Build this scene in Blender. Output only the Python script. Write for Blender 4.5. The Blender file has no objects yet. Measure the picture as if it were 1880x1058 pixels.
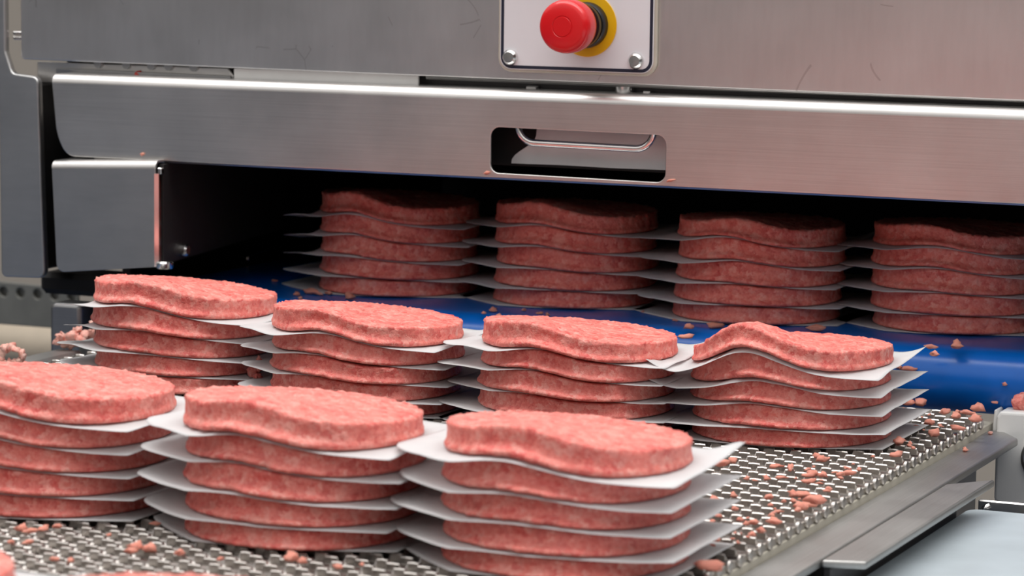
import bpy, math, random
import numpy as np
from mathutils import Matrix, Vector

random.seed(7); rng = np.random.default_rng(7)
scene = bpy.context.scene
col = scene.collection

# ------------------------------------------------------------------ camera
def cam_axes(p, y, r):
    f = Vector((-math.sin(y)*math.cos(p), math.cos(y)*math.cos(p), -math.sin(p)))
    rt = Vector((math.cos(y), math.sin(y), 0)); up = rt.cross(f)
    return math.cos(r)*rt+math.sin(r)*up, -math.sin(r)*rt+math.cos(r)*up, f
cr, cu, cf = cam_axes(.1221, .4138, .0124)
cd = bpy.data.cameras.new('camera'); cam = bpy.data.objects.new('camera', cd); col.objects.link(cam)
cam.matrix_world = Matrix(((cr.x, cu.x, -cf.x, .7187), (cr.y, cu.y, -cf.y, -1.5824), (cr.z, cu.z, -cf.z, .2872), (0, 0, 0, 1)))
cd.sensor_width = 36; cd.lens = 5475/1880*36; cd.clip_start = .02
cd.dof.use_dof = True; cd.dof.focus_distance = 1.70; cd.dof.aperture_fstop = 15.5
scene.camera = cam

# ------------------------------------------------------------------ light
scene.view_settings.view_transform = 'Standard'; scene.view_settings.look = 'None'
scene.view_settings.exposure = 0.80; scene.view_settings.gamma = 1; scene.view_settings.use_curve_mapping = False
w = bpy.data.worlds.new('world'); scene.world = w; w.use_nodes = True
w.node_tree.nodes['Background'].inputs[0].default_value = (.66, .64, .625, 1)
w.node_tree.nodes['Background'].inputs[1].default_value = .80
def area(name, loc, sx, sy, power, rot=(0, 0, 0), color=(1, .985, .96)):
    l = bpy.data.lights.new(name, 'AREA'); l.shape = 'RECTANGLE'; l.size = sx; l.size_y = sy
    l.energy = power; l.color = color
    o = bpy.data.objects.new(name, l); o.location = loc; o.rotation_euler = rot; col.objects.link(o)
area('ceiling_lamp', (.1, -.35, 2.2), 3.6, 1.0, 34, (0, 0, 0))
area('ceiling_lamp', (.3, -2.6, 2.5), 3.4, .9, 160, (math.radians(-46), 0, 0))

# ------------------------------------------------------------------ materials
def new_mat(name):
    m = bpy.data.materials.new(name); m.use_nodes = True
    nt = m.node_tree; return m, nt, nt.nodes['Principled BSDF']
def nd(nt, t, **kw):
    n = nt.nodes.new(t)
    for k, v in kw.items():
        if k.startswith('i_'): n.inputs[int(k[2:]) if k[2:].isdigit() else k[2:]].default_value = v
        else: setattr(n, k, v)
    return n
def ramp(nt, fac, stops):
    r = nt.nodes.new('ShaderNodeValToRGB'); e = r.color_ramp.elements
    while len(e) < len(stops): e.new(.5)
    for x, (p, c) in zip(e, stops): x.position = p; x.color = (*c, 1)
    nt.links.new(fac, r.inputs[0]); return r.outputs[0]
def objcoord(nt, scale=(1, 1, 1), rnd=True):
    tc = nt.nodes.new('ShaderNodeTexCoord'); mp = nt.nodes.new('ShaderNodeMapping'); mp.inputs['Scale'].default_value = scale
    if rnd:
        oi = nt.nodes.new('ShaderNodeObjectInfo'); ml = nd(nt, 'ShaderNodeMath', operation='MULTIPLY', i_1=37.0)
        nt.links.new(oi.outputs['Random'], ml.inputs[0]); nt.links.new(ml.outputs[0], mp.inputs['Location'])
    nt.links.new(tc.outputs['Object'], mp.inputs['Vector']); return mp.outputs[0]
def bump(nt, bsdf, h, strength, dist):
    b = nd(nt, 'ShaderNodeBump'); b.inputs['Strength'].default_value = strength; b.inputs['Distance'].default_value = dist
    nt.links.new(h, b.inputs['Height']); nt.links.new(b.outputs[0], bsdf.inputs['Normal'])
def mixc(nt, fac, a, b, mode='MIX'):
    m = nt.nodes.new('ShaderNodeMix'); m.data_type = 'RGBA'; m.blend_type = mode
    for s, i in ((fac, 0), (a, 6), (b, 7)):
        if hasattr(s, 'is_output'): nt.links.new(s, m.inputs[i])
        elif i == 0: m.inputs[0].default_value = s
        else: m.inputs[i].default_value = (*s, 1)
    return m.outputs[2]

def mat_meat(name, base, red, pale):
    m, nt, b = new_mat(name)
    v = objcoord(nt)
    n1 = nd(nt, 'ShaderNodeTexNoise', i_Scale=480., i_Detail=3., i_Roughness=.62); nt.links.new(v, n1.inputs['Vector'])
    n0 = nd(nt, 'ShaderNodeTexNoise', i_Scale=60., i_Detail=2.); nt.links.new(v, n0.inputs['Vector'])
    # warped voronoi granules: each granule its own fat / lean tone
    vm = nd(nt, 'ShaderNodeVectorMath', operation='MULTIPLY_ADD'); vm.inputs[1].default_value = (.006,)*3
    nt.links.new(n1.outputs['Color'], vm.inputs[0]); nt.links.new(v, vm.inputs[2])
    vo = nd(nt, 'ShaderNodeTexVoronoi', i_Scale=290.); nt.links.new(vm.outputs[0], vo.inputs['Vector'])
    sep = nt.nodes.new('ShaderNodeSeparateColor'); nt.links.new(vo.outputs['Color'], sep.inputs[0])
    c1 = ramp(nt, sep.outputs[0], [(0, red), (.14, red), (.26, base), (.70, base), (.84, pale), (1, pale)])
    c2 = ramp(nt, n1.outputs[0], [(.25, red), (.5, base), (.75, pale)])
    c = mixc(nt, .5, c1, c2)
    c = mixc(nt, .18, c, ramp(nt, n0.outputs[0], [(.3, red), (.7, pale)]))
    nt.links.new(c, b.inputs['Base Color'])
    b.inputs['Roughness'].default_value = .5; b.inputs['Specular IOR Level'].default_value = .35
    b.inputs['Subsurface Weight'].default_value = .25; b.inputs['Subsurface Radius'].default_value = (1, .35, .25)
    b.inputs['Subsurface Scale'].default_value = .003
    ad = nd(nt, 'ShaderNodeMath', operation='SUBTRACT'); nt.links.new(n1.outputs[0], ad.inputs[0]); nt.links.new(vo.outputs['Distance'], ad.inputs[1])
    bump(nt, b, ad.outputs[0], .5, .0010)
    return m
MEAT = mat_meat('raw_meat', (.81, .215, .178), (.58, .052, .05), (.90, .45, .385))
MEATPALE = mat_meat('raw_meat_fat', (.83, .42, .35), (.72, .2, .16), (.9, .62, .53))
CRUMB = mat_meat('meat_crumb', (.92, .36, .26), (.82, .17, .13), (.95, .55, .45))
MEATRED = mat_meat('raw_meat_lean', (.62, .06, .05), (.45, .03, .03), (.75, .2, .16))

def mat_steel(name, colr, rough, grain=(3, 300, 300), gs=.12, spots=.0):
    m, nt, b = new_mat(name)
    v = objcoord(nt, grain, False)
    n = nd(nt, 'ShaderNodeTexNoise', i_Scale=4., i_Detail=4.); nt.links.new(v, n.inputs['Vector'])
    v2 = objcoord(nt, (1, 1, 1), False)
    n2 = nd(nt, 'ShaderNodeTexNoise', i_Scale=14., i_Detail=5., i_Roughness=.65); nt.links.new(v2, n2.inputs['Vector'])
    c = mixc(nt, .5, ramp(nt, n.outputs[0], [(.3, tuple(x*(1-gs) for x in colr)), (.7, tuple(min(1, x*(1+gs)) for x in colr))]),
             ramp(nt, n2.outputs[0], [(.3, tuple(x*(1-gs*1.3) for x in colr)), (.7, tuple(min(1, x*(1+gs)) for x in colr))]))
    nt.links.new(c, b.inputs['Base Color'])
    b.inputs['Metallic'].default_value = 1
    mr = nd(nt, 'ShaderNodeMapRange'); mr.inputs[3].default_value = rough*.8; mr.inputs[4].default_value = rough*1.25
    nt.links.new(n2.outputs[0], mr.inputs[0]); nt.links.new(mr.outputs[0], b.inputs['Roughness'])
    bump(nt, b, n.outputs[0], .06, .0004)
    return m
STEEL = mat_steel('brushed_steel', (.70, .685, .67), .34)
STEELV = mat_steel('brushed_steel_panel', (.80, .785, .78), .30, (60, 60, 10), .04)
STEELG = mat_steel('grey_steel', (.47, .47, .47), .40, (10, 10, 60), .06)  # darker copy of the brushed steel, dim reflections put into the colour
STEELD = mat_steel('dark_steel', (.33, .33, .335), .42)
WIRE = mat_steel('belt_steel', (.56, .53, .50), .33, (200, 200, 200))
CHROME = mat_steel('polished_steel', (.8, .79, .78), .16, (60, 60, 60), .05)
RAIL = mat_steel('rail_steel', (.46, .455, .445), .45, (300, 4, 300))
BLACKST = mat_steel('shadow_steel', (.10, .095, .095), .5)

def add_scratches(m):
    nt = m.node_tree; b = nt.nodes['Principled BSDF']; lk = b.inputs['Base Color'].links[0]; src_ = lk.from_socket
    v = objcoord(nt, (1, 1, 1), False)
    n = nd(nt, 'ShaderNodeTexNoise', i_Scale=9., i_Detail=1.); nt.links.new(v, n.inputs['Vector'])
    vm = nd(nt, 'ShaderNodeVectorMath', operation='MULTIPLY_ADD'); vm.inputs[1].default_value = (.14,)*3
    nt.links.new(n.outputs['Color'], vm.inputs[0]); nt.links.new(v, vm.inputs[2])
    vo = nd(nt, 'ShaderNodeTexVoronoi', feature='DISTANCE_TO_EDGE', i_Scale=21.); nt.links.new(vm.outputs[0], vo.inputs['Vector'])
    n2 = nd(nt, 'ShaderNodeTexNoise', i_Scale=32., i_Detail=2.); nt.links.new(v, n2.inputs['Vector'])
    a = nd(nt, 'ShaderNodeMath', operation='LESS_THAN', i_1=.0085); nt.links.new(vo.outputs['Distance'], a.inputs[0])
    c = nd(nt, 'ShaderNodeMath', operation='GREATER_THAN', i_1=.635); nt.links.new(n2.outputs[0], c.inputs[0])
    p = nd(nt, 'ShaderNodeMath', operation='MULTIPLY'); nt.links.new(a.outputs[0], p.inputs[0]); nt.links.new(c.outputs[0], p.inputs[1])
    h = nd(nt, 'ShaderNodeMath', operation='MULTIPLY', i_1=.25); nt.links.new(p.outputs[0], h.inputs[0])
    nt.links.new(mixc(nt, h.outputs[0], src_, (.22, .17, .16)), b.inputs['Base Color'])
add_scratches(STEELV)
def mat_plain(name, c, rough=.5, var=.08, scale=60., coat=0, spec=.5, bmp=0):
    m, nt, b = new_mat(name)
    n = nd(nt, 'ShaderNodeTexNoise', i_Scale=scale, i_Detail=4.); nt.links.new(objcoord(nt, (1, 1, 1), False), n.inputs['Vector'])
    nt.links.new(ramp(nt, n.outputs[0], [(.3, tuple(x*(1-var) for x in c)), (.7, tuple(min(1, x*(1+var)) for x in c))]), b.inputs['Base Color'])
    b.inputs['Roughness'].default_value = rough; b.inputs['Coat Weight'].default_value = coat
    b.inputs['Specular IOR Level'].default_value = spec
    if bmp: bump(nt, b, n.outputs[0], bmp, .0006)
    return m
BLUE = mat_plain('blue_belt', (.002, .13, .56), .26, .1, 40., 0)
CREAM = mat_plain('cream_plastic', (.47, .44, .37), .5, .06)
WHITEPL = mat_plain('white_plate', (.74, .75, .78), .35, .01)
BLACKPL = mat_plain('black_plastic', (.012, .012, .013), .28, .1)
NAVY = mat_plain('dark_blue_print', (.012, .016, .035), .4, .05)
REDPL = mat_plain('red_plastic', (.68, .006, .010), .27, .03, 60., .2)
YELLOW = mat_plain('yellow_plastic', (.78, .44, .004), .4, .03)
TABLE = mat_plain('pale_table', (.44, .50, .54), .38, .07, 30.)
WHITEAL = mat_plain('white_enamel', (.74, .74, .73), .3, .03)
BEIGE = mat_plain('beige_paint', (.52, .44, .34), .5, .05)
BROWNGREY = mat_plain('frame_grey', (.17, .17, .155), .45, .1)
FLOOR = mat_plain('floor_resin', (.075, .11, .18), .5, .1, 4.)
WALLM = mat_plain('wall_paint', (.45, .40, .34), .6, .04, 3.)
WALLB = mat_plain('wall_paint_grey', (.175, .165, .155), .5, .04, 3.)
WEB = mat_plain('grey_film', (.72, .73, .74), .35, .04)
SHADE = mat_plain('black_shade', (.012, .011, .011), .6, .2, 30., 0, .25)  # near-black colour standing in for shade inside and under the machine
def mat_paper():
    m, nt, b = new_mat('parchment_paper')
    n = nd(nt, 'ShaderNodeTexNoise', i_Scale=90., i_Detail=4.); nt.links.new(objcoord(nt), n.inputs['Vector'])
    nt.links.new(ramp(nt, n.outputs[0], [(.3, (.80, .80, .81)), (.7, (.85, .85, .855))]), b.inputs['Base Color'])
    b.inputs['Roughness'].default_value = .6; b.inputs['Specular IOR Level'].default_value = .25
    bump(nt, b, n.outputs[0], .12, .001)
    tr = nt.nodes.new('ShaderNodeBsdfTranslucent'); tr.inputs[0].default_value = (.85, .82, .82, 1)
    mx = nt.nodes.new('ShaderNodeMixShader'); mx.inputs[0].default_value = .38
    nt.links.new(b.outputs[0], mx.inputs[1]); nt.links.new(tr.outputs[0], mx.inputs[2])
    nt.links.new(mx.outputs[0], nt.nodes['Material Output'].inputs[0]); return m
PAPER = mat_paper()

# ------------------------------------------------------------------ helpers
def worldloc(o):
    l = Vector((0, 0, 0))
    while o is not None: l += o.location; o = o.parent
    return l
def link(name, me, mat, parent=None, origin=None, smooth=None):
    """mesh data is in world coordinates; becomes local to origin / parent"""
    o = bpy.data.objects.new(name, me); col.objects.link(o)
    n = len(me.vertices); a = np.empty(n*3, np.float32); me.vertices.foreach_get('co', a); a = a.reshape(-1, 3)
    if origin is None:
        lo, hi = a.min(0), a.max(0); origin = ((lo[0]+hi[0])/2, (lo[1]+hi[1])/2, lo[2])
    a -= np.array(origin, np.float32); me.vertices.foreach_set('co', a.ravel())
    o.location = Vector(origin) - (worldloc(parent) if parent else Vector((0, 0, 0)))
    if parent: o.parent = parent
    if mat and not me.materials: me.materials.append(mat)
    if smooth is not None: me.shade_smooth() if smooth is True else (me.shade_smooth(), me.set_sharp_from_angle(angle=math.radians(smooth)))
    me.update(); return o
def mesh(vs, fs):
    me = bpy.data.meshes.new('m'); me.from_pydata([tuple(v) for v in vs], [], [tuple(f) for f in fs]); me.validate(); return me
def thing(name, label, cat, loc, group=None, kind=None):
    o = bpy.data.objects.new(name, None); o.location = loc; col.objects.link(o); o.empty_display_size = .02
    return tag(o, label, cat, group, kind)
def tag(o, label=None, cat=None, group=None, kind=None):
    for k, v in (('label', label), ('category', cat), ('group', group), ('kind', kind)):
        if v: o[k] = v
    return o
class MB:
    def __init__(s): s.v = []; s.f = []
    def add(s, vs, fs):
        k = len(s.v); s.v += [tuple(v) for v in vs]; s.f += [tuple(i+k for i in f) for f in fs]; return s
    def box(s, x0, x1, y0, y1, z0, z1, b=0.0):
        b = min(b, (x1-x0)*.45, (y1-y0)*.45, (z1-z0)*.45)
        if b <= 0:
            vs = [(x, y, z) for z in (z0, z1) for y in (y0, y1) for x in (x0, x1)]
            return s.add(vs, [(0, 2, 3, 1), (4, 5, 7, 6), (0, 1, 5, 4), (2, 6, 7, 3), (0, 4, 6, 2), (1, 3, 7, 5)])
        # chamfered box: 24 verts
        vs = []; idx = {}
        for ix, x in enumerate((x0, x1)):
            for iy, y in enumerate((y0, y1)):
                for iz, z in enumerate((z0, z1)):
                    sx, sy, sz = (1, -1)[ix], (1, -1)[iy], (1, -1)[iz]
                    for a in range(3):
                        idx[ix, iy, iz, a] = len(vs)
                        vs.append((x+(0 if a == 0 else sx*b), y+(0 if a == 1 else sy*b), z+(0 if a == 2 else sz*b)))
        fs = []
        for a in range(3):
            for e in (0, 1):
                q = []
                for (p, r) in ((0, 0), (1, 0), (1, 1), (0, 1)):
                    c = [0, 0, 0]; c[a] = e; c[(a+1) % 3] = p; c[(a+2) % 3] = r; q.append(idx[c[0], c[1], c[2], a])
                fs.append(q if e else q[::-1])
        for a in range(3):
            bb, cc = (a+1) % 3, (a+2) % 3
            for p in (0, 1):
                for r in (0, 1):
                    c0 = [0, 0, 0]; c0[bb] = p; c0[cc] = r; c1 = list(c0); c1[a] = 1
                    q = [idx[c0[0], c0[1], c0[2], bb], idx[c1[0], c1[1], c1[2], bb], idx[c1[0], c1[1], c1[2], cc], idx[c0[0], c0[1], c0[2], cc]]
                    fs.append(q if (p == r) else q[::-1])
        for ix in (0, 1):
            for iy in (0, 1):
                for iz in (0, 1):
                    q = [idx[ix, iy, iz, 0], idx[ix, iy, iz, 1], idx[ix, iy, iz, 2]]
                    fs.append(q if (ix+iy+iz) % 2 else q[::-1])
        return s.add(vs, fs)
    def lathe(s, prof, c, axis='y', n=40, sign=1):
        """prof: list of (r, t) along axis from c"""
        vs = []; fs = []
        for r, t in prof:
            for k in range(n):
                a = 2*math.pi*k/n; u, v = r*math.cos(a), r*math.sin(a); t2 = t*sign
                p = {'x': (t2, u, v), 'y': (u, t2, v), 'z': (u, v, t2)}[axis]
                vs.append((c[0]+p[0], c[1]+p[1], c[2]+p[2]))
        m = len(prof)
        for i in range(m-1):
            for k in range(n):
                k2 = (k+1) % n; fs.append((i*n+k, i*n+k2, (i+1)*n+k2, (i+1)*n+k))
        fs.append(tuple(range(n))[::-1]); fs.append(tuple((m-1)*n+k for k in range(n)))
        return s.add(vs, fs)
    def tube(s, pts, r, n=10):
        pts = [Vector(p) for p in pts]; vs = []; fs = []; up = None
        for i, p in enumerate(pts):
            d = (pts[min(i+1, len(pts)-1)]-pts[max(i-1, 0)]).normalized()
            if up is None: up = d.orthogonal().normalized()
            up = (up-d*up.dot(d)).normalized(); sd = d.cross(up)
            rr = r[i] if hasattr(r, '__len__') else r
            for k in range(n):
                a = 2*math.pi*k/n; vs.append(p+rr*(math.cos(a)*up+math.sin(a)*sd))
        for i in range(len(pts)-1):
            for k in range(n):
                k2 = (k+1) % n; fs.append((i*n+k, i*n+k2, (i+1)*n+k2, (i+1)*n+k))
        fs.append(tuple(range(n))[::-1]); fs.append(tuple((len(pts)-1)*n+k for k in range(n)))
        return s.add(vs, fs)
    def sweep(s, prof, x0, x1, closed=True):
        """prof: (y,z) loop extruded along x"""
        n = len(prof); vs = [(x, y, z) for x in (x0, x1) for (y, z) in prof]
        fs = [(k, (k+1) % n, n+(k+1) % n, n+k) for k in range(n if closed else n-1)]
        if closed: fs += [tuple(range(n))[::-1], tuple(n+k for k in range(n))]
        return s.add(vs, fs)
    def mesh(s):
        me = mesh(s.v, s.f)
        import bmesh
        bm = bmesh.new(); bm.from_mesh(me); bmesh.ops.recalc_face_normals(bm, faces=bm.faces); bm.to_mesh(me); bm.free()
        return me
    def build(s, name, mat, parent=None, smooth=None, origin=None): return link(name, s.mesh(), mat, parent, origin, smooth)
def rounded(pts, rads, n=6):
    out = []; N = len(pts)
    for i in range(N):
        p = Vector(pts[i]); a = Vector(pts[i-1]); b = Vector(pts[(i+1) % N]); r = rads[i] if hasattr(rads, '__len__') else rads
        if r <= 0: out.append(tuple(p)); continue
        da = (a-p).normalized(); db = (b-p).normalized(); ang = da.angle(db); t = r/math.tan(ang/2)
        t = min(t, (a-p).length*.49, (b-p).length*.49); r2 = t*math.tan(ang/2)
        c = p+(da+db).normalized()*(r2/math.sin(ang/2)); s = p+da*t; e = p+db*t
        a0 = math.atan2(s.y-c.y, s.x-c.x); a1 = math.atan2(e.y-c.y, e.x-c.x); d = (a1-a0+math.pi) % (2*math.pi)-math.pi
        for k in range(n+1): out.append((c.x+r2*math.cos(a0+d*k/n), c.y+r2*math.sin(a0+d*k/n)))
    return out
FRONT = lambda y: Matrix(((1, 0, 0, 0), (0, 0, -1, y), (0, 1, 0, 0), (0, 0, 0, 1)))   # 2D (x,z), thickness goes to -y
FLAT = lambda z: Matrix(((1, 0, 0, 0), (0, 1, 0, 0), (0, 0, 1, z), (0, 0, 0, 1)))     # 2D (x,y), thickness goes to +z
def plate_mesh(loops, thick, bevel, M):
    cu_ = bpy.data.curves.new('c', 'CURVE'); cu_.dimensions = '2D'; cu_.fill_mode = 'BOTH'
    for lp in loops:
        s = cu_.splines.new('POLY'); s.points.add(len(lp)-1); s.use_cyclic_u = True
        for p, q in zip(s.points, lp): p.co = (q[0], q[1], 0, 1)
    cu_.extrude = max(thick/2-bevel, 1e-5); cu_.bevel_depth = bevel; cu_.bevel_resolution = 2; cu_.offset = -bevel
    o = bpy.data.objects.new('c', cu_); col.objects.link(o)
    me = bpy.data.meshes.new_from_object(o.evaluated_get(bpy.context.evaluated_depsgraph_get()))
    bpy.data.objects.remove(o); bpy.data.curves.remove(cu_)
    me.transform(M @ Matrix.Translation((0, 0, thick/2))); return me
def plate(name, loops, thick, bevel, M, mat, parent=None, smooth=30, origin=None):
    return link(name, plate_mesh(loops, thick, bevel, M), mat, parent, origin, smooth)

# value noise
LAT = rng.random((64, 64, 64)).astype(np.float32)*2-1
def vnoise(p):
    p = np.asarray(p, np.float64); i = np.floor(p).astype(int); f = p-i; f = f*f*(3-2*f); i &= 63; j = (i+1) & 63
    g = lambda a, b, c: LAT[a, b, c]
    x0, y0, z0 = i[..., 0], i[..., 1], i[..., 2]; x1, y1, z1 = j[..., 0], j[..., 1], j[..., 2]
    fx, fy, fz = f[..., 0], f[..., 1], f[..., 2]
    a = g(x0, y0, z0)*(1-fx)+g(x1, y0, z0)*fx; b = g(x0, y1, z0)*(1-fx)+g(x1, y1, z0)*fx
    c = g(x0, y0, z1)*(1-fx)+g(x1, y0, z1)*fx; d = g(x0, y1, z1)*(1-fx)+g(x1, y1, z1)*fx
    return (a*(1-fy)+b*fy)*(1-fz)+(c*(1-fy)+d*fy)*fz

# ================================================================== SETTING
tag(MB().box(-6, 6, -7, 3.2, -.95, -.9).build('floor', FLOOR), kind='structure')
tag(MB().box(-6, 6, 2.6, 2.7, -.9, 3).build('wall_back', WALLM), kind='structure')
tag(MB().box(-6, 6, -7, -6.9, -.9, 2.6).build('wall_front', WALLB), kind='structure')
tag(MB().box(-6, -5.9, -6.9, 2.6, -.9, 2.6).build('wall_left', WALLB), kind='structure')
tag(MB().box(5.9, 6, -6.9, 2.6, -.9, 2.6).build('wall_right', WALLB), kind='structure')

# ================================================================== MACHINE HOUSING
mach = thing('forming_machine', 'stainless steel forming machine housing with big front panel above the conveyor', 'machine', (0, .45, -.9))
YP = .22
# front panel (upper)
plate('front_panel', [rounded([(-.4560, .1862), (.60, .1802), (.60, .62), (-.4580, .62)], [.003, .003, .003, .003])], .003, .0008, FRONT(YP+.003), STEELV, mach)
MB().box(-.44, .60, YP+.0095, YP+.0155, .1865, .6, .001).build('panel_backing', STEELD, mach)
# left column with its step
plate('side_column', [rounded([(-.4690, .0305), (-.4325, .0315), (-.4370, .1745), (-.4585, .1765), (-.4640, .192), (-.4655, .62), (-.5400, .62), (-.5400, .40), (-.4705, .30)],
      [.004, .006, .005, .005, .004, 0, 0, 0, 0])], .006, .0012, FRONT(.218), STEELG, mach)
MB().box(-.4660, -.4400, .219, .75, .036, .170, .002).build('column_body', SHADE, mach)
MB().box(-.535, -.4660, .226, .75, .30, .6, .002).build('column_body', SHADE, mach)
# dark inside of the machine
MB().box(-.43, .60, .250, .80, .1305, .150, .001).build('inner_roof', SHADE, mach)
MB().box(-.43, .60, .80, .82, -.05, .150, .001).build('inner_wall', SHADE, mach)
MB().box(.56, .60, .25, .80, -.05, .1295, .001).build('inner_wall', SHADE, mach)
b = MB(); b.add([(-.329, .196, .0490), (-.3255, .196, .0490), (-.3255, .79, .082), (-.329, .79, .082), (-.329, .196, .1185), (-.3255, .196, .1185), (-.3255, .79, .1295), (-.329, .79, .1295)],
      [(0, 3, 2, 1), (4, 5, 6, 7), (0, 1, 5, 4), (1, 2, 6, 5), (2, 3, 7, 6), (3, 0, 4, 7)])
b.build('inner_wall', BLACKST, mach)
MB().box(-.398, -.3905, .2600, .79, -.25, .1295, .001).build('inner_wall', SHADE, mach)  # black skirt added to close off the bright view under the side wall
MB().box(-.470, -.391, .262, .30, .0130, .0290, .004).build('shade_block', SHADE, mach)  # black block added as painted shade below the column
MB().box(-.430, -.391, .2615, .30, -.25, -.010, .002).build('shade_block', SHADE, mach)  # second added black block, fills the unlit space lower down
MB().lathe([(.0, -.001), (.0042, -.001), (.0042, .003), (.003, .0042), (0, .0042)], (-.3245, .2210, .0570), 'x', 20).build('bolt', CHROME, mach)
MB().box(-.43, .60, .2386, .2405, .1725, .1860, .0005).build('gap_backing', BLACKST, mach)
# strips seen in the gap under the panel
plate('gap_strip', [rounded([(-.4470, .1700), (-.2880, .1700), (-.2880, .1795), (-.2925, .1845), (-.4470, .1845)], .001)], .0015, .0004, FRONT(.2285), STEEL, mach)
plate('gap_strip', [rounded([(-.4300, .1700), (-.2890, .1700), (-.2890, .1792), (-.4300, .1803)], .001)], .0015, .0004, FRONT(.2262), STEELD, mach)
plate('gap_block', [rounded([(-.2866, .1735), (-.1457, .1740), (-.1457, .1850), (-.2866, .1850)], .001)], .0025, .0006, FRONT(.2275), WHITEAL, mach)
MB().tube([(-.14, .2265, .1835), (.60, .2265, .1815)], .0016, 10).build('gap_rod', STEEL, mach, True)
for x0 in (-.395, -.372, -.352, -.338, -.318):
    MB().lathe([(0, 0), (.0032, 0), (.0032, .003), (0, .003)], (x0, .2238, .1848), 'y', 14).build('rivet', STEELD, mach, 40)
MB().lathe([(.0070, 0), (.0082, .0008), (.0082, .0018), (.0064, .002), (.0064, .012)], (-.0005, .234, .1755), 'z', 36).build('latch_pin', CHROME, mach, 35)
MB().box(-.0700, -.0625, .232, .238, .1765, .1795, .0005).build('latch_tab', STEEL, mach)
MB().box(.0140, .0190, .230, .236, .1765, .1795, .0005).build('latch_tab', CHROME, mach)
for z, x in ((.2045, -.4600), (.2010, -.4605)):
    MB().box(-.4640, -.4565, .222, .235, z-.0012, z+.0012, .0004).build('hinge_pin', CHROME, mach)

# ---- switch plate with emergency stop
Yf = YP-.0003
pl = plate('switch_plate', [rounded([(-.0836, .1893), (.0282, .1893), (.0282, .31), (-.0836, .31)], .0095)], .0028, .0010, FRONT(Yf), CREAM, mach)
wf = plate('plate_face', [rounded([(-.0818, .1912), (.0262, .1912), (.0262, .3085), (-.0818, .3085)], .0080)], .0008, .0002, FRONT(Yf-.0028), WHITEPL, pl)
plate('printed_border', [rounded([(-.0812, .1917), (.0257, .1917), (.0257, .308), (-.0812, .308)], .0076), rounded([(-.0791, .1938), (.0236, .1938), (.0236, .3060), (-.0791, .3060)], .0056)[::-1]], .00012, .00002, FRONT(Yf-.00362), NAVY, pl)
yfc = Yf-.0036
for x, z in ((-.0742, .1990), (.0144, .1992), (-.0742, .3015), (.0144, .3015)):
    MB().lathe([(.0055, 0), (.0055, .0004), (.0048, .0022), (.0036, .0034), (.0034, .0034), (0.0001, .0036)], (x, yfc, z), 'y', 28, -1).build('bolt', CHROME, pl, 30)
es = thing('emergency_stop_button', 'red mushroom emergency stop button with black collar on yellow disc', 'button', (-.0200, yfc, .2215))
c = (-.0200, yfc, .2215)
plate('yellow_disc', [[(c[0]+.0207*math.cos(a), c[2]+.0207*math.sin(a)) for a in np.linspace(0, 2*math.pi, 64, endpoint=False)]], .0008, .0002, FRONT(yfc), YELLOW, es)
MB().lathe([(.0150, .0008), (.0150, .006), (.0140, .0075), (.0126, .0078), (.0126, .011), (.0146, .0115), (.0146, .0150), (.0115, .0155), (.0115, .026)], c, 'y', 48, -1).build('collar', BLACKPL, es, 35)
MB().lathe([(.0118, .0225), (.0150, .0232), (.0168, .0252), (.0173, .0285), (.0173, .0360), (.0168, .0392), (.0155, .0412), (.0135, .0420), (.0071, .0423), (.0068, .0420), (.0064, .0420), (.0061, .0424), (0.0001, .0425)], c, 'y', 64, -1).build('mushroom_head', REDPL, es, 40)

# ================================================================== SAFETY COVER
YC = .2014
cov = thing('safety_cover', 'long stainless steel lift-up cover with an oblong hand slot across the machine mouth', 'cover', (-.05, YC, .1185))
outl = rounded([(-.4185, .1720), (-.4150, .1350), (-.4070, .1205), (.60, .1203), (.60, .1720)], [0, .05, .012, 0, 0], 8)
slot = rounded([(-.0813, .1236), (.0416, .1226), (.0416, .1530), (-.0813, .1537)], .0062, 7)[::-1]
me = plate_mesh([outl, slot], .0018, .0005, FRONT(YC+.0018))
b = MB(); prof = []
R0 = .0065
for k in range(11):
    a = math.pi/2*k/10; prof.append((YC+R0-R0*math.cos(a), .1712+R0*math.sin(a)))
prof.append((.238, .1777))
inner = [(YC+.0018, .1712)]+[(YC+R0-(R0-.0018)*math.cos(a), .1712+(R0-.0018)*math.sin(a)) for a in np.linspace(.1, math.pi/2, 8)]+[(.238, .1759)]
b.sweep(prof+inner[::-1], -.4184, .60)
m2 = b.mesh()
import bmesh
bm = bmesh.new(); bm.from_mesh(me); bm.from_mesh(m2); me3 = bpy.data.meshes.new('m'); bm.to_mesh(me3); bm.free()
link('cover_sheet', me3, STEEL, cov, None, 35)
# bottom return lip, left end return
b = MB(); b.sweep([(YC+.0006, .1203), (YC+.0020, .1192), (YC+.013, .1190), (YC+.013, .1205), (YC+.0022, .1207)], -.385, .60)
b.build('bottom_lip', STEEL, cov, 30)
# handle rod behind the slot
zb = .1437
pts = [(-.0640, YC+.004, .158), (-.0640, YC+.006, .1545)]
def arc(cx_, cz_, r, a0, a1, n=8): return [(cx_+r*math.cos(a), YC+.0085, cz_+r*math.sin(a)) for a in np.linspace(a0, a1, n)]
pts = [(-.0655, YC+.0085, .168), (-.0655, YC+.0085, .1560)]+arc(-.0535, zb+.012, .012, math.pi, 1.5*math.pi)+arc(.0180, zb+.0112, .012, -math.pi/2, 0)+[(.0300, YC+.0085, .1560), (.0300, YC+.0085, .168)]
MB().tube(pts, .0024, 14).build('handle', CHROME, cov, True)
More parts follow.
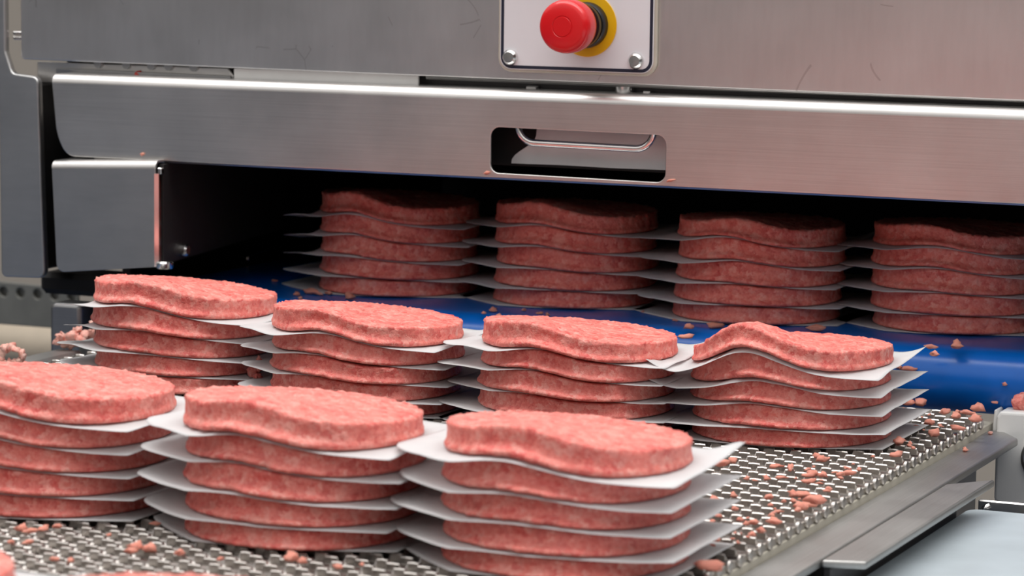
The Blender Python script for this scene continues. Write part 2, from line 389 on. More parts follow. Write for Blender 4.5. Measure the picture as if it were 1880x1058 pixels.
# drum and film web behind the slot belong to the machine
gp_ = [(.287+.060*math.cos(a), .140+.060*math.sin(a)) for a in np.linspace(math.radians(128), math.radians(193), 20)]
gq_ = [(.287+.0585*math.cos(a), .140+.0585*math.sin(a)) for a in np.linspace(math.radians(193), math.radians(128), 20)]
MB().sweep(gp_+gq_, -.42, .58).build('inner_guide', SHADE, mach, 40)
b = MB(); vs = []; fs = []
na, nx = 12, 14
for i in range(na+1):
    a = math.radians(160+i*31/na); f = i/na; xl = -.0500-.0260*f-.003*math.sin(f*9)
    for k in range(nx+1):
        x = xl+(.075-xl)*k/nx; r = .0612+.0006*math.sin(x*90+f*2); vs.append((x, .287+r*math.cos(a), .140+r*math.sin(a)))
for i in range(na):
    for k in range(nx): fs.append((i*(nx+1)+k, i*(nx+1)+k+1, (i+1)*(nx+1)+k+1, (i+1)*(nx+1)+k))
MB().add(vs, fs).build('film_web', WEB, mach, True)

# ================================================================== LEFT GUARD BOX
box = thing('guard_box', 'grey steel guard box hanging at the left end under the cover', 'guard', (-.385, .24, .04))
L = .0834; ux = Vector((1, 0))
def on(s, t, z): return (-.4119+ux.x*s-ux.y*t*(-1)*(-1), .1900+ux.y*s+ux.x*t, z)   # s along face, t behind face
Mb = Matrix(((ux.x, 0, ux.y, -.4119), (ux.y, 0, -ux.x, .1900), (0, 1, 0, 0), (0, 0, 0, 1)))
plate('front_face', [rounded([(.0035, .0395), (L, .0478), (L, .1160), (0, .1125)], [.006, .001, 0, 0])], .0018, .0005, Mb @ Matrix.Translation((0, 0, -.0018)), STEELG, box)
b = MB(); R1 = .0055; prof = []
for k in range(9):
    a = math.pi/2*k/8; prof.append((R1-R1*math.cos(a), R1*math.sin(a)))
prof += [(.03, R1), (.03, R1-.0016)]+[(R1-(R1-.0016)*math.cos(a), (R1-.0016)*math.sin(a)) for a in np.linspace(math.pi/2, 0, 6)]
vs = []; n = len(prof)
for s, dz in ((0, 0), (L, .0035)):
    for t, z in prof: vs.append((-.4119+ux.x*s-ux.y*t, .1900+ux.y*s+ux.x*t, .1125+dz+z))
b.add(vs, [(k, (k+1) % n, n+(k+1) % n, n+k) for k in range(n)]+[tuple(range(n))[::-1], tuple(n+k for k in range(n))])
b.build('top_fold', STEEL, box, 35)
vs = []
for s, t in ((L-.0006, -.0004), (L+.0022, .0010), (L+.0022, .004), (L-.0006, .004)):
    for z in (.0480, .1125): vs.append((-.4119+ux.x*s-ux.y*t, .1900+ux.y*s+ux.x*t, z))
MB().add(vs, [(0, 2, 3, 1), (2, 4, 5, 3), (4, 6, 7, 5), (6, 0, 1, 7), (0, 6, 4, 2), (1, 3, 5, 7)]).build('edge_flange', CHROME, box)
MB().box(-.3275, -.3245, .1910, .1950, .1120, .1165, .0005).build('edge_clip', CHROME, box)
MB().lathe([(.0055, 0), (.0060, .0008), (.0060, .004), (.0048, .005)], (-.3225, .1925, .0470), 'z', 22).build('corner_roller', CHROME, box, 40)

# the machine front drawn above stands a little nearer and smaller: bake that size and place into the meshes
KM, TM = .9628, Vector((.0267, -.0589, .0107))
for root in (mach, es, cov, box):
    root.location = root.location*KM+TM
    for ch in root.children_recursive:
        ch.location *= KM; ch.data.transform(Matrix.Scale(KM, 4))

# ================================================================== BLUE BELT
bb = thing('blue_conveyor_belt', 'blue plastic conveyor belt with rounded nose running into the dark machine', 'conveyor', (0, .5, -.012))
RB = .0205; yb0 = .1815; zt = .034
prof = [(.69, zt), (.60, zt), (.40, zt), (yb0+.03, zt)]
for k in range(0, 25):
    a = math.pi/2+math.pi*k/24; prof.append((yb0+RB*math.cos(a), zt-RB+RB*math.sin(a)))
prof += [(.69, zt-2*RB)]
inn = [(.69, zt-2*RB+.0015)]+[(yb0+(RB-.0015)*math.cos(a), zt-RB+(RB-.0015)*math.sin(a)) for a in np.linspace(1.5*math.pi, .5*math.pi, 16)]+[(.69, zt-.0015)]
MB().sweep(prof+inn, -.335, .318).build('belt', BLUE, bb, 40)
MB().lathe([(.001, 0), (RB-.002, 0), (RB-.002, .61), (.001, .61)], (-.302, yb0, zt-RB), 'x', 36).build('nose_roller', STEELD, bb, 40)
MB().box(-.3470, -.3365, .200, .70, -.004, .0350, .003).build('side_rail', SHADE, bb)  # rail coloured near-black to put the shade beside the belt into it
MB().tube([(-.342, .345, .034), (-.342, .345, .040), (-.340, .372, .042), (-.340, .39, .042)], .0022, 8).build('rail_hook', CHROME, bb, True)

# ================================================================== FLAT WIRE BELT
wm = thing('wire_mesh_conveyor', 'steel flat wire mesh conveyor belt running toward the camera under the patty stacks', 'conveyor', (-.03, -.6, -.1))
P, PY, D2 = .0156, .0143, .0192
XL, XR = -.335, .2690
def strip_mesh():
    path = []; n = int((XR-XL)/P)+1
    for k in range(n):
        x = XL+.0078+k*P; c_ = .0009
        lo = -.0044
        path += [(x-.0036, .0020, lo), (x-.0033-c_*.3, c_, -.0034), (x-.0033+c_*.5, 0, -.0002), (x, -.0002, 0), (x+.0033-c_*.5, 0, -.0002), (x+.0033+c_*.3, c_, -.0034), (x+.0036, .0020, lo),
                 (x+.0044, D2-.0020, lo), (x+.0045-c_*.3, D2-c_, -.0034), (x+.0045+c_*.5, D2, -.0002), (x+.0078, D2+.0002, 0), (x+.0111-c_*.5, D2, -.0002), (x+.0111+c_*.3, D2-c_, -.0034), (x+.0112, D2-.0020, lo)]
    path = path[:-5]
    h, t = .0080, .00105
    sec = [(-t, -h), (-t, -.0005), (-t*.55, 0), (t*.55, 0), (t, -.0005), (t, -h)]
    vs = []; fs = []; m = len(sec)
    for i, p in enumerate(path):
        a = Vector(path[max(i-1, 0)][:2]); b_ = Vector(path[min(i+1, len(path)-1)][:2]); d_ = (b_-a).normalized(); nx_, ny_ = -d_.y, d_.x
        for s_, z_ in sec: vs.append((p[0]+nx_*s_, p[1]+ny_*s_, z_+(p[2] if z_ > -h else 0)))
    for i in range(len(path)-1):
        for k in range(m): fs.append((i*m+k, (i+1)*m+k, (i+1)*m+(k+1) % m, i*m+(k+1) % m))
    fs += [tuple(range(m)), tuple((len(path)-1)*m+k for k in range(m))[::-1]]
    return mesh(vs, fs)
sm = strip_mesh(); rm = MB().tube([(XL-.0025, 0, -.0052), (XL-.0008, 0, -.0052), (XL-.0006, 0, -.0052), (XR+.0010, 0, -.0052), (XR+.0012, 0, -.0052), (XR+.0032, 0, -.0052), (XR+.0036, 0, -.0052)], [.0031, .0031, .0017, .0017, .0031, .0031, .0022], 10).mesh()
nrow = 0; Y0 = .1385
s0 = link('flat_wire_strip', sm, WIRE, wm, (XL, 0, 0)); r0 = link('cross_rod', rm, WIRE, wm, (XL, 0, -.004), True)
for j in range(138):
    y = Y0-PY*j
    for src in (s0, r0):
        o = src if j == 0 else src.copy()
        if j: col.objects.link(o)
        o.location.y = (y-D2 if src is s0 else y-D2/2+.0072+.0025-PY/2) - wm.location.y
YF = Y0-PY*138
MB().box(.2640, .2715, YF, .160, -.030, -.0082, .0006).build('wear_strip', CREAM, wm)
MB().box(-.3415, -.3330, YF, .160, -.030, -.0082, .0006).build('wear_strip', CREAM, wm)
MB().box(-.06, -.052, YF, .150, -.030, -.0082, .0006).build('wear_strip', CREAM, wm)
MB().box(-.333, .264, YF, .150, -.040, -.034, .001).build('drip_tray', SHADE, wm)  # added tray, its black stands in for shade under the open belt
# right side rails
b = MB(); zr = -.012
rail = [(.2716, YF), (.2716, .1150), (.2690, .1480), (.2780, .1550), (.2945, .1300), (.2945, YF)]
plate('side_rail', [rounded(rail, [0, .01, .006, .004, .004, 0])], .0045, .0012, FLAT(zr-.0045), RAIL, wm)
fl = [(.2952, -.2480), (.3155, -.2420), (.3160, -.0040), (.2952, -.0300)]
plate('flange_plate', [rounded(fl, [.001, .002, .001, .001])], .0040, .0012, FLAT(zr-.0042), RAIL, wm)
MB().box(.2720, .2780, YF, .10, -.060, -.0167, .001).build('frame_web', STEELD, wm)
MB().box(.2952, .2990, -.245, -.02, -.060, -.0164, .0005).build('frame_web', BLACKST, wm)
MB().box(-.3580, -.3385, YF, .112, -.030, -.0010, .002).build('side_rail', RAIL, wm)
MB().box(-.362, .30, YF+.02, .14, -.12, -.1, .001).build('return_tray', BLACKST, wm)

# ================================================================== BEARING BLOCKS, TABLE, BACKGROUND LEFT
bl = thing('bearing_block', 'white enamelled bearing block at the right end of the belt rail', 'bearing', (.3, .165, -.06))
plate('housing', [rounded([(.2762, -.0560), (.3120, -.0560), (.3120, .0010), (.2785, .0005), (.2762, -.003)], [.004, .004, .006, .003, .002])], .024, .002, FRONT(.172), WHITEAL, bl)
plate('side_flange', [rounded([(.2728, -.0200), (.2755, -.0200), (.2755, .0005), (.2738, .0002)], .0008)], .020, .0006, FRONT(.1725), WHITEAL, bl)
MB().lathe([(.0135, 0), (.0135, .0022), (.0118, .0026), (.0112, .0012), (.004, .0012)], (.3060, .1478, -.0260), 'y', 40, -1).build('bearing_cap', STEEL, bl, 35)
MB().lathe([(.0062, 0), (.0062, .009), (.005, .010)], (.3040, .1468, -.0210), 'y', 6, -1).build('bolt', WHITEAL, bl)
lbk = thing('left_bearing_block', 'dark grey rounded bracket post behind the leftmost middle row stack', 'bracket', (-.36, .13, -.03))
plate('post', [rounded([(-.3860, -.03), (-.3610, -.03), (-.3610, .0250), (-.3860, .0250)], [0, 0, .004, .005])], .02, .003, FRONT(.165), STEELD, lbk)

for x, y in ((-.40, .66), (.53, .66), (.56, .26)):
    MB().box(x-.02, x+.02, y-.02, y+.02, -.9, .14, .003).build('leg', STEELD, mach)
for x, y in ((-.35, -1.5), (.285, -1.5), (-.35, -.62), (.285, -.62)):
    MB().box(x-.006, x+.006, y-.02, y+.02, -.9, -.028 if x < 0 else -.055, .002).build('leg', STEELD, wm)
tb = thing('side_table', 'pale grey sheet metal table beside the conveyor rail at lower right', 'table', (.6, -.6, -.9))
plate('table_top', [rounded([(.2990, -1.1), (1.2, -1.1), (1.2, -.010), (.3010, -.002)], [.01, .01, .01, .008])], .003, .001, FLAT(-.033), TABLE, tb)
for x, y in ((.36, -.08), (1.12, -.08), (.36, -1.04), (1.12, -1.04)):
    MB().box(x-.015, x+.015, y-.015, y+.015, -.9, -.0332, .003).build('leg', STEELD, tb)
br = thing('angle_bracket', 'small folded steel bracket behind the pale table under the white bearing', 'bracket', (.32, .05, -.05))
MB().box(.2950, .36, .040, .043, -.060, -.0330, .0008).build('upright_flange', STEEL, br)
MB().box(.3190, .36, .010, .040, -.060, -.0420, .0012).build('channel', STEELD, br)
MB().tube([(.299, .030, -.060), (.299, .030, -.040), (.301, .031, -.036), (.304, .032, -.034)], .0018, 8).build('bent_rod', CHROME, br, True)

pf = thing('perforated_frame', 'blurred dark grey perforated frame plate behind the machine column', 'frame', (-.65, .5, -.9))
holes = [[(-.655+.0165*k+.0042*math.cos(a), -.0225+.0042*math.sin(a)) for a in np.linspace(2*math.pi, 0, 14, endpoint=False)] for k in range(5)]
plate('perforated_plate', [rounded([(-1.0, -.0500), (-.5830, -.0500), (-.5830, -.0160), (-1.0, -.0050)], [0, .004, .007, 0])]+holes, .004, .001, FRONT(.50), BROWNGREY, pf)
MB().box(-.98, -.94, .505, .53, -.9, -.020, .003).build('frame_post', BLACKST, pf)
plate('backing_plate', [rounded([(-.99, -.0480), (-.586, -.0480), (-.586, -.0190), (-.99, -.0090)], 0.002)], .002, .0005, FRONT(.5035), BROWNGREY, pf)  # added behind the holes so that they read dark
bm_ = thing('support_beam', 'blurred pale beige horizontal beam low behind the machine at far left', 'beam', (-.9, .8, -.9))
MB().lathe([(.001, 0), (.0225, .002), (.0225, .52), (.001, .522)], (-1.3, .80, -.1180), 'x', 32).build('beam_tube', BEIGE, bm_, 40)
MB().box(-1.2, -1.16, .79, .81, -.9, -.13, .003).build('beam_leg', BEIGE, bm_)
MB().box(-.86, -.82, .79, .81, -.9, -.138, .003).build('beam_leg', BEIGE, bm_)

# ================================================================== PATTIES AND PAPERS
R = .0553
def smooth(e0, e1, x):
    t = np.clip((x-e0)/(e1-e0), 0, 1); return t*t*(3-2*t)
class Stack:
    def __init__(s, x, y, z0, H, hump=.0070, tilt=.03, seed=0, xh=0.0, tipx=-.078, lift=-.0008, tiltlow=.35, wid=1.0, edge=.12, ytilt=.04):
        s.x, s.y, s.z0, s.H, s.hump, s.tilt, s.xh, s.tipx, s.lift, s.tiltlow = x, y, z0, H, hump, tilt, xh, tipx, lift, tiltlow
        r = np.random.default_rng(seed); s.r = r
        s.off = np.cumsum(r.normal(0, .0007, (5, 2)), 0); s.off -= s.off[0]
        s.amp = np.array([0, .10, .30, .58, .85, 1.0])*hump*(1+r.normal(0, .10, 6)); s.amp[0] = 0
        s.droop = .25; s.ld = np.zeros(6); s.wide = y < -.2 or edge == .12 and y < .1; s.ytilt = ytilt; s.fronttip = False; s.edge = edge*np.array([0, .25, .8, .9, .95])*(1+r.normal(0, .12, 5)); s.sx = .026*(1+r.normal(0, .08)); s.wid = wid; s.cx = s.xh+r.normal(0, .003, 6)
    def surf(s, k, x, y):
        drop = s.ld[k]*smooth(.012, .052, -x)
        """interface k (0 belt .. 5 top): height above stack base at local x,y"""
        g = np.exp(-((x-s.cx[k])/s.sx)**2)*(1-smooth(-.9*R, .45*R, y))
        g2 = .22*np.exp(-((x+.048)/.02)**2)*(1-smooth(-.2*R, .8*R, y))
        t = s.tilt*(s.tiltlow+(1-s.tiltlow)*k/5)*(k > 0)*min(1, k/2)
        return s.H*k/5 - drop - (s.ytilt*y if k == 5 else 0) + s.amp[k]*(g+g2) - t*x*(1 if k else 0) - .0012*(k > 0)*smooth(.5*R, 1.2*R, np.hypot(x, y))
def patty_mesh(st, k, NA=224):
    r = st.r; ox, oy = st.off[k]; th = np.linspace(0, 2*np.pi, NA, endpoint=False); ct, sn = np.cos(th), np.sin(th)
    sd = r.random(3)*50
    rad = R*st.wid*(1+.016*vnoise(np.stack([ct*1.4+sd[0], sn*1.4+sd[1], 0*ct+sd[2]], -1))+.012*np.cos(4*th+.6)*-1)
    front = np.clip(-sn*.9+.25*ct+.1, 0, 1)              # facing the camera side
    lipn = .5+.45*vnoise(np.stack([ct*9+sd[0], sn*9, 0*ct+sd[1]], -1))+.30*vnoise(np.stack([ct*31+sd[0], sn*31, 0*ct+sd[1]], -1))
    hx = np.exp(-((rad*ct-st.cx[k])/.040)**2)
    lip = .0008+.0042*front*hx*(.35+.9*lipn)*(1 if k else .7)
    rings = []                                            # (radius, kind, t)
    top_f = [.0, .12, .24, .36, .48, .58, .67, .75, .82, .88, .925, .96] if k == 4 else [.0, .4, .75, .9, .96]
    bot_f = [.0, .45, .8, .94]
    for f in bot_f: rings.append((rad*f, 0.0))
    side = [(0.0, 0.0), (.06, .85), (.14, 1.05), (.22, .95), (.29, .42), (.36, .06), (.48, -.05), (.6, -.08), (.72, -.05), (.84, -.0), (.93, -.02), (1.0, -.12)]
    for t, l in side: rings.append((rad+lip*l-.0005*(t == 1.0)-.0004*(t == 0.0), t))
    for f in top_f[::-1]: rings.append((rad*f, 1.0))
    V = []
    for q, (rr, t) in enumerate(rings):
        x = rr*ct; y = rr*sn
        xo = x+ox; yo = y+oy
        zb = st.surf(k, xo, yo)+(.0005 if k else .0006); zt_ = st.surf(k+1, xo, yo)-.0004
        z = zb+(zt_-zb)*t
        pw = np.stack([x*420+sd[0], y*420+sd[1], z*420+sd[2]+q*.0], -1)
        n1 = vnoise(pw); n2 = vnoise(pw*.42+7); n3 = vnoise(pw*2.1+3)
        if 4 <= q < 4+len(side):
            a = (.00042*n1+.0005*n2+.0002*n3)*(1 if 0 < t else .5)
            if t >= .93: a = a+.0006*n3
            x = x+ct*a; y = y+sn*a
            if t == 1.0 and k == 4: z = z+.0008*n3+.0003*n1
            elif 0 < t < 1: z = z+.0003*n2
            if t > .9 and k < 4: z = z-.0004
        elif t == 1.0 and k == 4:
            z = z+.00055*n1+.0005*n2+.0004*n3
        elif t == 1.0: z = z-.0003
        V.append(np.stack([x, y, z], -1))
    V = np.concatenate(V).astype(np.float32); nr = len(rings)
    i = np.arange(nr-1)[:, None]*NA; kk = np.arange(NA)[None]; k2 = (np.arange(NA)+1)[None] % NA
    F = np.stack([i+kk, i+k2, i+NA+k2, i+NA+kk], -1).reshape(-1, 4)
    me = bpy.data.meshes.new('patty'); me.vertices.add(len(V)); me.vertices.foreach_set('co', V.ravel())
    me.loops.add(F.size); me.polygons.add(len(F)); me.loops.foreach_set('vertex_index', F.ravel().astype(np.int32))
    me.polygons.foreach_set('loop_start', np.arange(0, F.size, 4, dtype=np.int32))
    me.update(); me.validate(); me.shade_smooth(); me.materials.append(MEAT); return me
def paper_mesh(st, k):
    r = st.r; tip = st.tipx+r.normal(0, .0015); xr = .0640+r.normal(0, .0015); dy = r.normal(0, .0015)
    us = np.concatenate([np.linspace(tip, -.032, 16, endpoint=False), np.linspace(-.032, xr, 36)]); nv = 20
    tipy = (-.018 if not st.fronttip else -.046)+r.normal(0, .003)
    f = np.clip((us-tip)/(-.032-tip), 0, 1)
    yfr = -.0572-.0004*k; yf = tipy+(yfr-tipy)*(f**(.62 if k else .8))+dy; yf = np.where(us > -.032, (yfr+.0205*np.clip((us-.005)/.058, 0, 1.1)**1.2 if st.wide else yfr+.0250*np.clip((us+.010)/.073, 0, 1.1)**1.25)+dy, yf)
    ybk = np.full_like(us, .056)+dy
    t = np.linspace(0, 1, nv)[:, None]; X = np.repeat(us[None], nv, 0)
    if st.fronttip: sm_ = smooth(0, .35, t); X = np.where(X < -.050, X*(1-sm_)+(-.050+(X+.050)*.45)*sm_, X)
    Y = yf[None]*(1-t)+ybk[None]*t
    Z = st.surf(k, np.clip(X, -.06, .06), Y)
    rr = np.hypot(X, Y); out = np.clip(rr-R, 0, None)
    lv = min(1, k/4.)
    Z = Z+lv*st.lift*np.clip((-.054-X)/.024, 0, 1.3)**1.5*1.3            # left tip floats up over its neighbour
    Z = Z-st.edge[k]*.15*np.clip(Y+.048, 0, .055)*np.clip((-.036-X)/.024, 0, 1)*np.clip(out/.006, 0, 1)       # left flap sags edge-on
    Z = Z+(.0050 if k == 4 else .0012*lv)*np.clip((X-.046)/.016, 0, 1)**1.6*np.clip(Y/.055, 0, 1)**1.3   # far right tip curls up
    Z = Z+.00035*vnoise(np.stack([X*60+k*3.1, Y*60, 0*X+st.x*99], -1))*np.clip(out/.01, 0, 1)
    if st.fronttip and k >= 3: Z = Z+(.0120 if k == 4 else .0065)*np.clip((-.050-X)/.027, 0, 1)**1.4*np.clip(1-(Y+.046)/.05, 0, 1)
    dr = np.clip(-(Y+.012)/.02, 0, 1)
    Z = Z-lv*dr*st.droop*(.45*np.minimum(out, .004)+.05*np.clip(out-.004, 0, .02))
    Z = np.maximum(Z, .0003)
    th = .00018; nu = len(us); N = nu*nv
    top = np.stack([X, Y, Z+th], -1).reshape(-1, 3); bot = np.stack([X, Y, Z], -1).reshape(-1, 3)
    V = np.concatenate([top, bot]); F = []
    for i in range(nv-1):
        for j in range(nu-1):
            a = i*nu+j; F.append((a, a+1, a+nu+1, a+nu)); F.append((N+a, N+a+nu, N+a+nu+1, N+a+1))
    for j in range(nu-1):
        F.append((j, N+j, N+j+1, j+1)); a = (nv-1)*nu+j; F.append((a, a+1, N+a+1, N+a))
    for i in range(nv-1):
        a = i*nu; F.append((a, a+nu, N+a+nu, N+a)); a = i*nu+nu-1; F.append((a, N+a, N+a+nu, a+nu))
    me = mesh(V, F); me.shade_smooth(); me.materials.append(PAPER); return me

LV = ['bottom', 'second-lowest', 'middle', 'second-highest', 'top']
def build_stack(st, where, gp, gw, label=None, plabel=None):
    if 'blue roller' in where: st.droop = 1.0; st.fronttip = True; st.ld = np.array([0, 0, .0005, .0022, .0048, .0085]); st.edge = np.zeros(5)
    for k in range(5):
        o = bpy.data.objects.new('paper_sheet', paper_mesh(st, k)); o.location = (st.x, st.y, st.z0); col.objects.link(o)
        tag(o, plabel or f'white paper under {LV[k]} patty of {where}', 'paper', gw)
        o = bpy.data.objects.new('beef_patty', patty_mesh(st, k)); o.location = (st.x+st.off[k][0], st.y+st.off[k][1], st.z0); col.objects.link(o)
        tag(o, label or f'{LV[k]} raw beef patty of {where}', 'patty', gp)
ZC = .0343; Z0 = .0004
specs = [
 (Stack(-.1782, .2655, ZC, .0640, .0075, .045, 11, -.006, -.081, wid=.965, ytilt=-.01, edge=1.0), 'the leftmost stack, shaded back row', 'back'),
 (Stack(-.0471, .2673, ZC, .0640, .0065, .03, 12, -.004, wid=.965, ytilt=-.01), 'the second stack from left, shaded back row', 'back'),
 (Stack(.0880, .2523, ZC, .0630, .0070, .015, 13, -.002, wid=.965, ytilt=-.01), 'the third stack from left, shaded back row', 'back'),
 (Stack(.2180, .2714, ZC, .0640, .0060, .02, 14, -.004, wid=.965, ytilt=-.01), 'the rightmost stack, shaded back row', 'back'),
 (Stack(-.2048, .0200, Z0, .0600, .0065, .065, 21, -.006, -.081, edge=1.0), 'the leftmost stack, middle row', 'middle'),
 (Stack(-.0670, -.005, Z0, .0557, .0065, .06, 22, -.008, edge=.45), 'the second stack from left, middle row', 'middle'),
 (Stack(.0690, -.005, Z0, .0557, .0075, .05, 23, -.006, edge=.45), 'the third stack from left, middle row', 'middle'),
 (Stack(.1910, .0190, Z0, .0540, .0125, .0, 24, -.006, -.0765), 'the middle row stack beside the blue roller', 'middle'),
 (Stack(-.0739, -.3363, Z0, .0610, .0065, .06, 31, -.004), 'the front row stack cut by the left edge', 'front'),
 (Stack(.0707, -.3460, Z0, .0605, .0070, .05, 32, -.006), 'the central front row stack', 'front'),
 (Stack(.2047, -.3476, Z0, .0590, .0075, .04, 33, -.002), 'the rightmost front row stack', 'front'),
]
for st, where, row in specs:
    build_stack(st, where, f'patties of the {row} row', f'paper sheets of the {row} row')
build_stack(Stack(.089, -.722, Z0, .0600, .0065, .03, 41), 'the nearest stack at the bottom left corner', 'patties of the nearest row', 'paper sheets of the nearest row')
build_stack(Stack(.2290, -.733, Z0, .0600, .0065, .03, 42), 'the nearest stack barely showing along the bottom edge', 'patties of the nearest row', 'paper sheets of the nearest row')
build_stack(Stack(-.2200, -.3340, Z0, .0600, .0065, .04, 43), 'the front row stack beyond the left edge', 'patties of the front row', 'paper sheets of the front row')
# further stacks nearer the camera, outside the frame (they are what the steel reflects): share mesh data
src = [(o, Vector(o.location)) for o in list(col.objects) if o.name.split('.')[0] in ('paper_sheet', 'beef_patty') and o['group'].endswith('front row')]
cx0 = {0: (-.0739, -.3363), 1: (.0707, -.3460), 2: (.2047, -.3476)}
spots = [(-.19, -.73), (-.055, -.73)]+[(-.19+.134*i, yy) for yy in (-1.08, -1.43) for i in range(4)]
for q, (x, y) in enumerate(spots):
    sx, sy = cx0[q % 3]
    for o, l in src:
        if abs(l.x-sx) < .03 and abs(l.y-sy) < .03:
            c_ = o.copy(); c_.location = (x+l.x-sx, y+l.y-sy, l.z); col.objects.link(c_)
            if 'patty' in o.name: tag(c_, 'raw beef patty in the stacks standing outside the frame', group='patties outside the frame')
            else: tag(c_, 'white paper sheet in the stacks standing outside the frame', group='paper sheets outside the frame')

# ================================================================== CRUMBS
def crumb_mesh(seed, n=2, amp=.45, stretch=(1, 1, 1)):
    bm = bmesh.new(); bmesh.ops.create_icosphere(bm, subdivisions=n, radius=1.0)
    me = bpy.data.meshes.new('crumb'); bm.to_mesh(me); bm.free()
    a = np.empty(len(me.vertices)*3, np.float32); me.vertices.foreach_get('co', a); a = a.reshape(-1, 3)
    d_ = 1+amp*vnoise(a*1.7+seed*9.3)+amp*.8*vnoise(a*3.9+seed*3.1)
    a = a*d_[:, None]*np.array(stretch); a[:, 2] = np.maximum(a[:, 2], -.45); a[:, 2] -= a[:, 2].min()
    me.vertices.foreach_set('co', a.astype(np.float32).ravel()); me.update(); me.shade_smooth(); return me
CM = [crumb_mesh(i, 2, .5, ((1.5, .7, .55), (1, .8, .6), (1.9, .6, .5), (1.1, 1, .8))[i % 4]) for i in range(6)]
def unit(u, v, ax, val):
    C = cam.matrix_world.translation; f_ = 5475.
    dv = cr*((u-940)/f_)+cu*((529-v)/f_)+cf; s_ = (val-C[ax])/dv[ax]; return C+dv*s_
def crumb(p, size, label, group=None, mat=MEAT, rot=None, me=None, name='meat_crumb', cat='crumb'):
    m_ = (me or random.choice(CM)).copy() if mat is not MEAT else (me or random.choice(CM))
    o = bpy.data.objects.new(name, m_)
    if mat is not MEAT: m_.materials.clear(); m_.materials.append(mat)
    o.location = p; o.scale = (size, size, size); o.rotation_euler = rot or (0, 0, random.uniform(0, 6.28)); col.objects.link(o)
    return tag(o, label, cat, group)
for m_ in CM: m_.materials.append(CRUMB)
for u, v, s_ in [(575, 541, .0042), (545, 543, .0022), (552, 551, .0026), (640, 549, .0045), (604, 541, .0026), (905, 573, .0028), (915, 583, .0022), (888, 577, .0016), (1265, 604, .0030), (1315, 602, .0036), (1345, 604, .0028),
                 (1240, 590, .0015), (1258, 622, .0030), (1498, 608, .0042), (1710, 641, .0028), (1757, 640, .0046), (1716, 654, .0028), (1180, 574, .0015), (962, 571, .0016), (990, 577, .0015), (1005, 580, .0018), (930, 590, .0012), (505, 517, .0014)]:
    crumb(unit(u, v, 2, .0342), s_, 'small crumb of raw meat on the blue belt', 'crumbs on the blue belt')
for u, v, s_ in [(1845, 708, .0018), (1826, 741, .0016), (1667, 681, .0030), (1650, 676, .0022)]:
    p = unit(u, v, 1, .1615); crumb((p.x, p.y-.0005, p.z), s_, 'tiny crumb of raw meat on the blue roller nose', 'crumbs on the roller nose')
# crumbs stuck along the wire belt
N1 = 0
while N1 < 120:
    x = random.choice([random.uniform(.215, .268), random.gauss(.255, .010)]); y = random.uniform(-.30, .135)
    if not .19 < x < .2675: continue
    if x < .262-0 and -.05 < y < .07 and x < .255: continue
    s_ = random.choice([.0009, .0011, .0014, .0018, .0024, .0030])
    crumb((x, y, -.0002), s_, 'small crumb of raw meat caught in the wire belt at right', 'crumbs along the right side of the wire belt'); N1 += 1
for u, v, s_ in [(1320, 858, .0042), (1345, 850, .0030), (1300, 935, .0036), (1312, 925, .0036), (1495, 926, .0046), (1475, 933, .0030), (1300, 1047, .0048), (1690, 745, .0045), (1665, 744, .0040), (1735, 760, .0036), (1755, 768, .0030), (1795, 755, .0040), (1790, 775, .0040), (1760, 790, .0030), (1715, 800, .0036), (1650, 815, .0036), (1420, 960, .0025)]:
    crumb(unit(u, v, 2, .0), s_, 'larger pink crumb of raw meat lying on the right wire belt', 'larger crumbs on the wire belt')
for u, v, s_ in [(40, 975, .0030), (55, 980, .0026), (250, 1010, .0036), (275, 1012, .0030), (240, 1016, .0024), (105, 970, .0020), (130, 1033, .0020), (100, 1030, .0018), (405, 1030, .0020), (535, 1030, .0035), (555, 1035, .0025), (285, 965, .0020), (20, 998, .0016), (50, 1000, .0022), (200, 985, .0014), (330, 1020, .0025), (620, 1045, .0022), (665, 1040, .0018), (80, 975, .0025)]:
    crumb(unit(u, v, 2, .0002), s_, 'small crumb of raw meat on the wire belt before the front row', 'crumbs on the wire belt at bottom left')
crumb(unit(1772, 829, 2, -.0118), .0022, 'lone pink crumb on the dark grey side rail')
crumb(unit(1655, 778, 2, -.0118) if False else unit(1818, 797, 2, -.0118), .0018, 'smeared pale crumb at the far end of the side rail', mat=MEATPALE)
p = unit(255, 134, 1, .1600); crumb((p.x, p.y, p.z-.0025), .0034, 'red crumb of meat in the gap under the front panel', mat=MEATRED)
p = unit(213, 298, 1, .1290); crumb((p.x, .1290, p.z-.0016), .0028, 'red crumb sitting on top of the guard box', mat=MEATRED)
p = unit(162, 298, 1, .1290); crumb((p.x, .1290, p.z-.0012), .0020, 'pale crumb sitting on top of the guard box', mat=MEATPALE)
for u, v, nm in [(895, 317, 'pink speck stuck to the cover left of the slot'), (1232, 331, 'pink speck stuck to the cover right of the slot'), (262, 283, 'thin pink shred stuck to the cover above the guard box')]:
    p = unit(u, v, 1, .1350); crumb((p.x, .1348, p.z), .0014, nm, rot=(math.pi/2, random.uniform(-.5, .5), 0))
ORD = 'first second third fourth fifth sixth seventh eighth ninth tenth eleventh twelfth thirteenth fourteenth fifteenth sixteenth seventeenth eighteenth nineteenth twentieth'.split()
def ordinals(group, zones):
    obs = sorted((o for o in col.objects if o.get('group') == group), key=lambda o: (o.location-cam.location).dot(cr)/(o.location-cam.location).dot(cf))
    cnt = {}
    for o in obs:
        u = 940+5475*(o.location-cam.location).dot(cr)/(o.location-cam.location).dot(cf)
        z = next(t for lim, t in zones if u < lim); cnt[z] = cnt.get(z, 0)+1
        o['label'] = f'{ORD[cnt[z]-1]} meat crumb from left {z}'
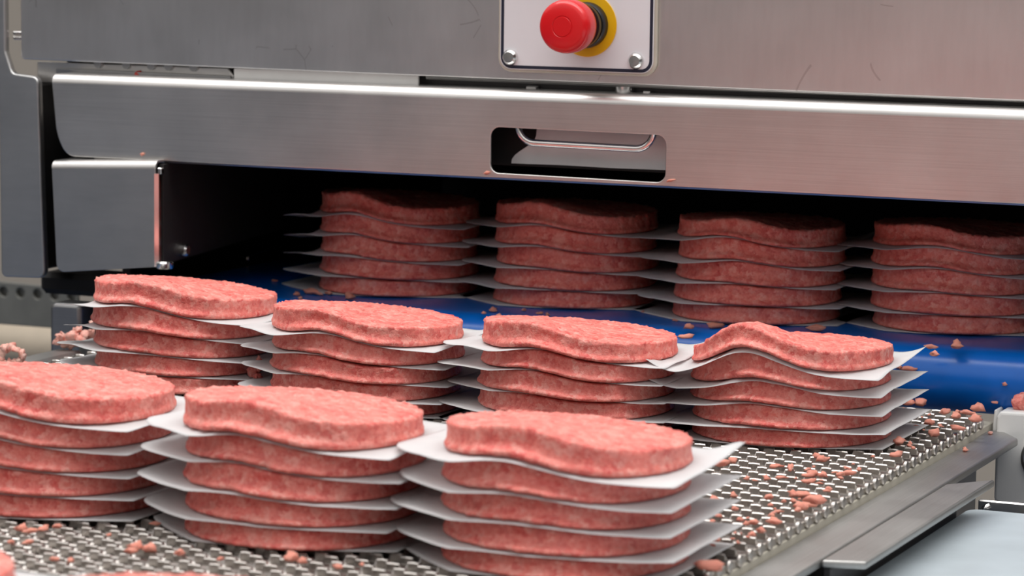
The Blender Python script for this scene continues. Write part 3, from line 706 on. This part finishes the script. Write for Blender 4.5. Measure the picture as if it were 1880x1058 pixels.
ordinals('crumbs on the blue belt', [(800, 'on the blue belt before the leftmost back stack'), (1120, 'on the blue belt before the second back stack'), (1560, 'on the blue belt before the third back stack'), (3000, 'on the blue belt before the rightmost back stack')])
ordinals('crumbs on the roller nose', [(3000, 'on the curved nose of the blue belt')])
ordinals('larger crumbs on the wire belt', [(1600, 'among large ones beside the front right stack'), (3000, 'among large ones near the blue roller')])
ordinals('crumbs on the wire belt at bottom left', [(3000, 'on the wire belt below the front row')])
# lumps
def lump(pts, name, label, mat):
    bm = bmesh.new()
    for (x, y, z, r) in pts:
        q = bmesh.ops.create_icosphere(bm, subdivisions=2, radius=1.0, matrix=Matrix.Translation((x, y, z)) @ Matrix.Scale(r, 4))
    me = bpy.data.meshes.new('lump'); bm.to_mesh(me); bm.free()
    a = np.empty(len(me.vertices)*3, np.float32); me.vertices.foreach_get('co', a); a = a.reshape(-1, 3)
    a += .0022*np.stack([vnoise(a*260+k*5.) for k in range(3)], -1)+.001*np.stack([vnoise(a*700+k*5.) for k in range(3)], -1)
    me.vertices.foreach_set('co', a.astype(np.float32).ravel()); me.shade_smooth()
    return tag(link(name, me, mat), label, 'meat')
p = unit(128, 640, 2, 0)
lump([(p.x+random.uniform(-.010, .012), p.y+random.uniform(-.006, .006), .003+abs(random.gauss(0, .004)), random.uniform(.0014, .0034)) for _ in range(44)]+[(p.x+.017, p.y, .012, .003), (p.x+.019, p.y, .018, .002), (p.x+.012, p.y, .010, .003)],
     'meat_lump', 'pale pink lump of minced meat behind the leftmost stack', MEATPALE)
p = unit(22, 672, 2, 0)
lump([(p.x+.008*math.cos(a), p.y, .006+.005*math.sin(a), .0028) for a in np.linspace(0, 6.28, 12)], 'meat_lump', 'curled strand of meat at the left frame edge', MEATPALE)
p = unit(1872, 738, 1, .16)
lump([(p.x+dx, .16+dy_, .0045+dz, r_) for dx, dy_, dz, r_ in ((0, 0, 0, .005), (.006, 0, .001, .006), (.012, .002, 0, .006), (.003, .002, .003, .004), (.010, 0, .004, .005), (.018, 0, 0, .006))], 'meat_lump', 'pink lump of meat on top of the white bearing block', MEAT)
p = unit(470, 690, 1, -.005)
lump([(p.x+random.uniform(-.003, .003), -.005+random.uniform(-.002, .002), p.z+.009-.0014*i, .0022) for i in range(14)], 'meat_shred', 'ragged meat shred hanging between the two left middle stacks', MEAT)
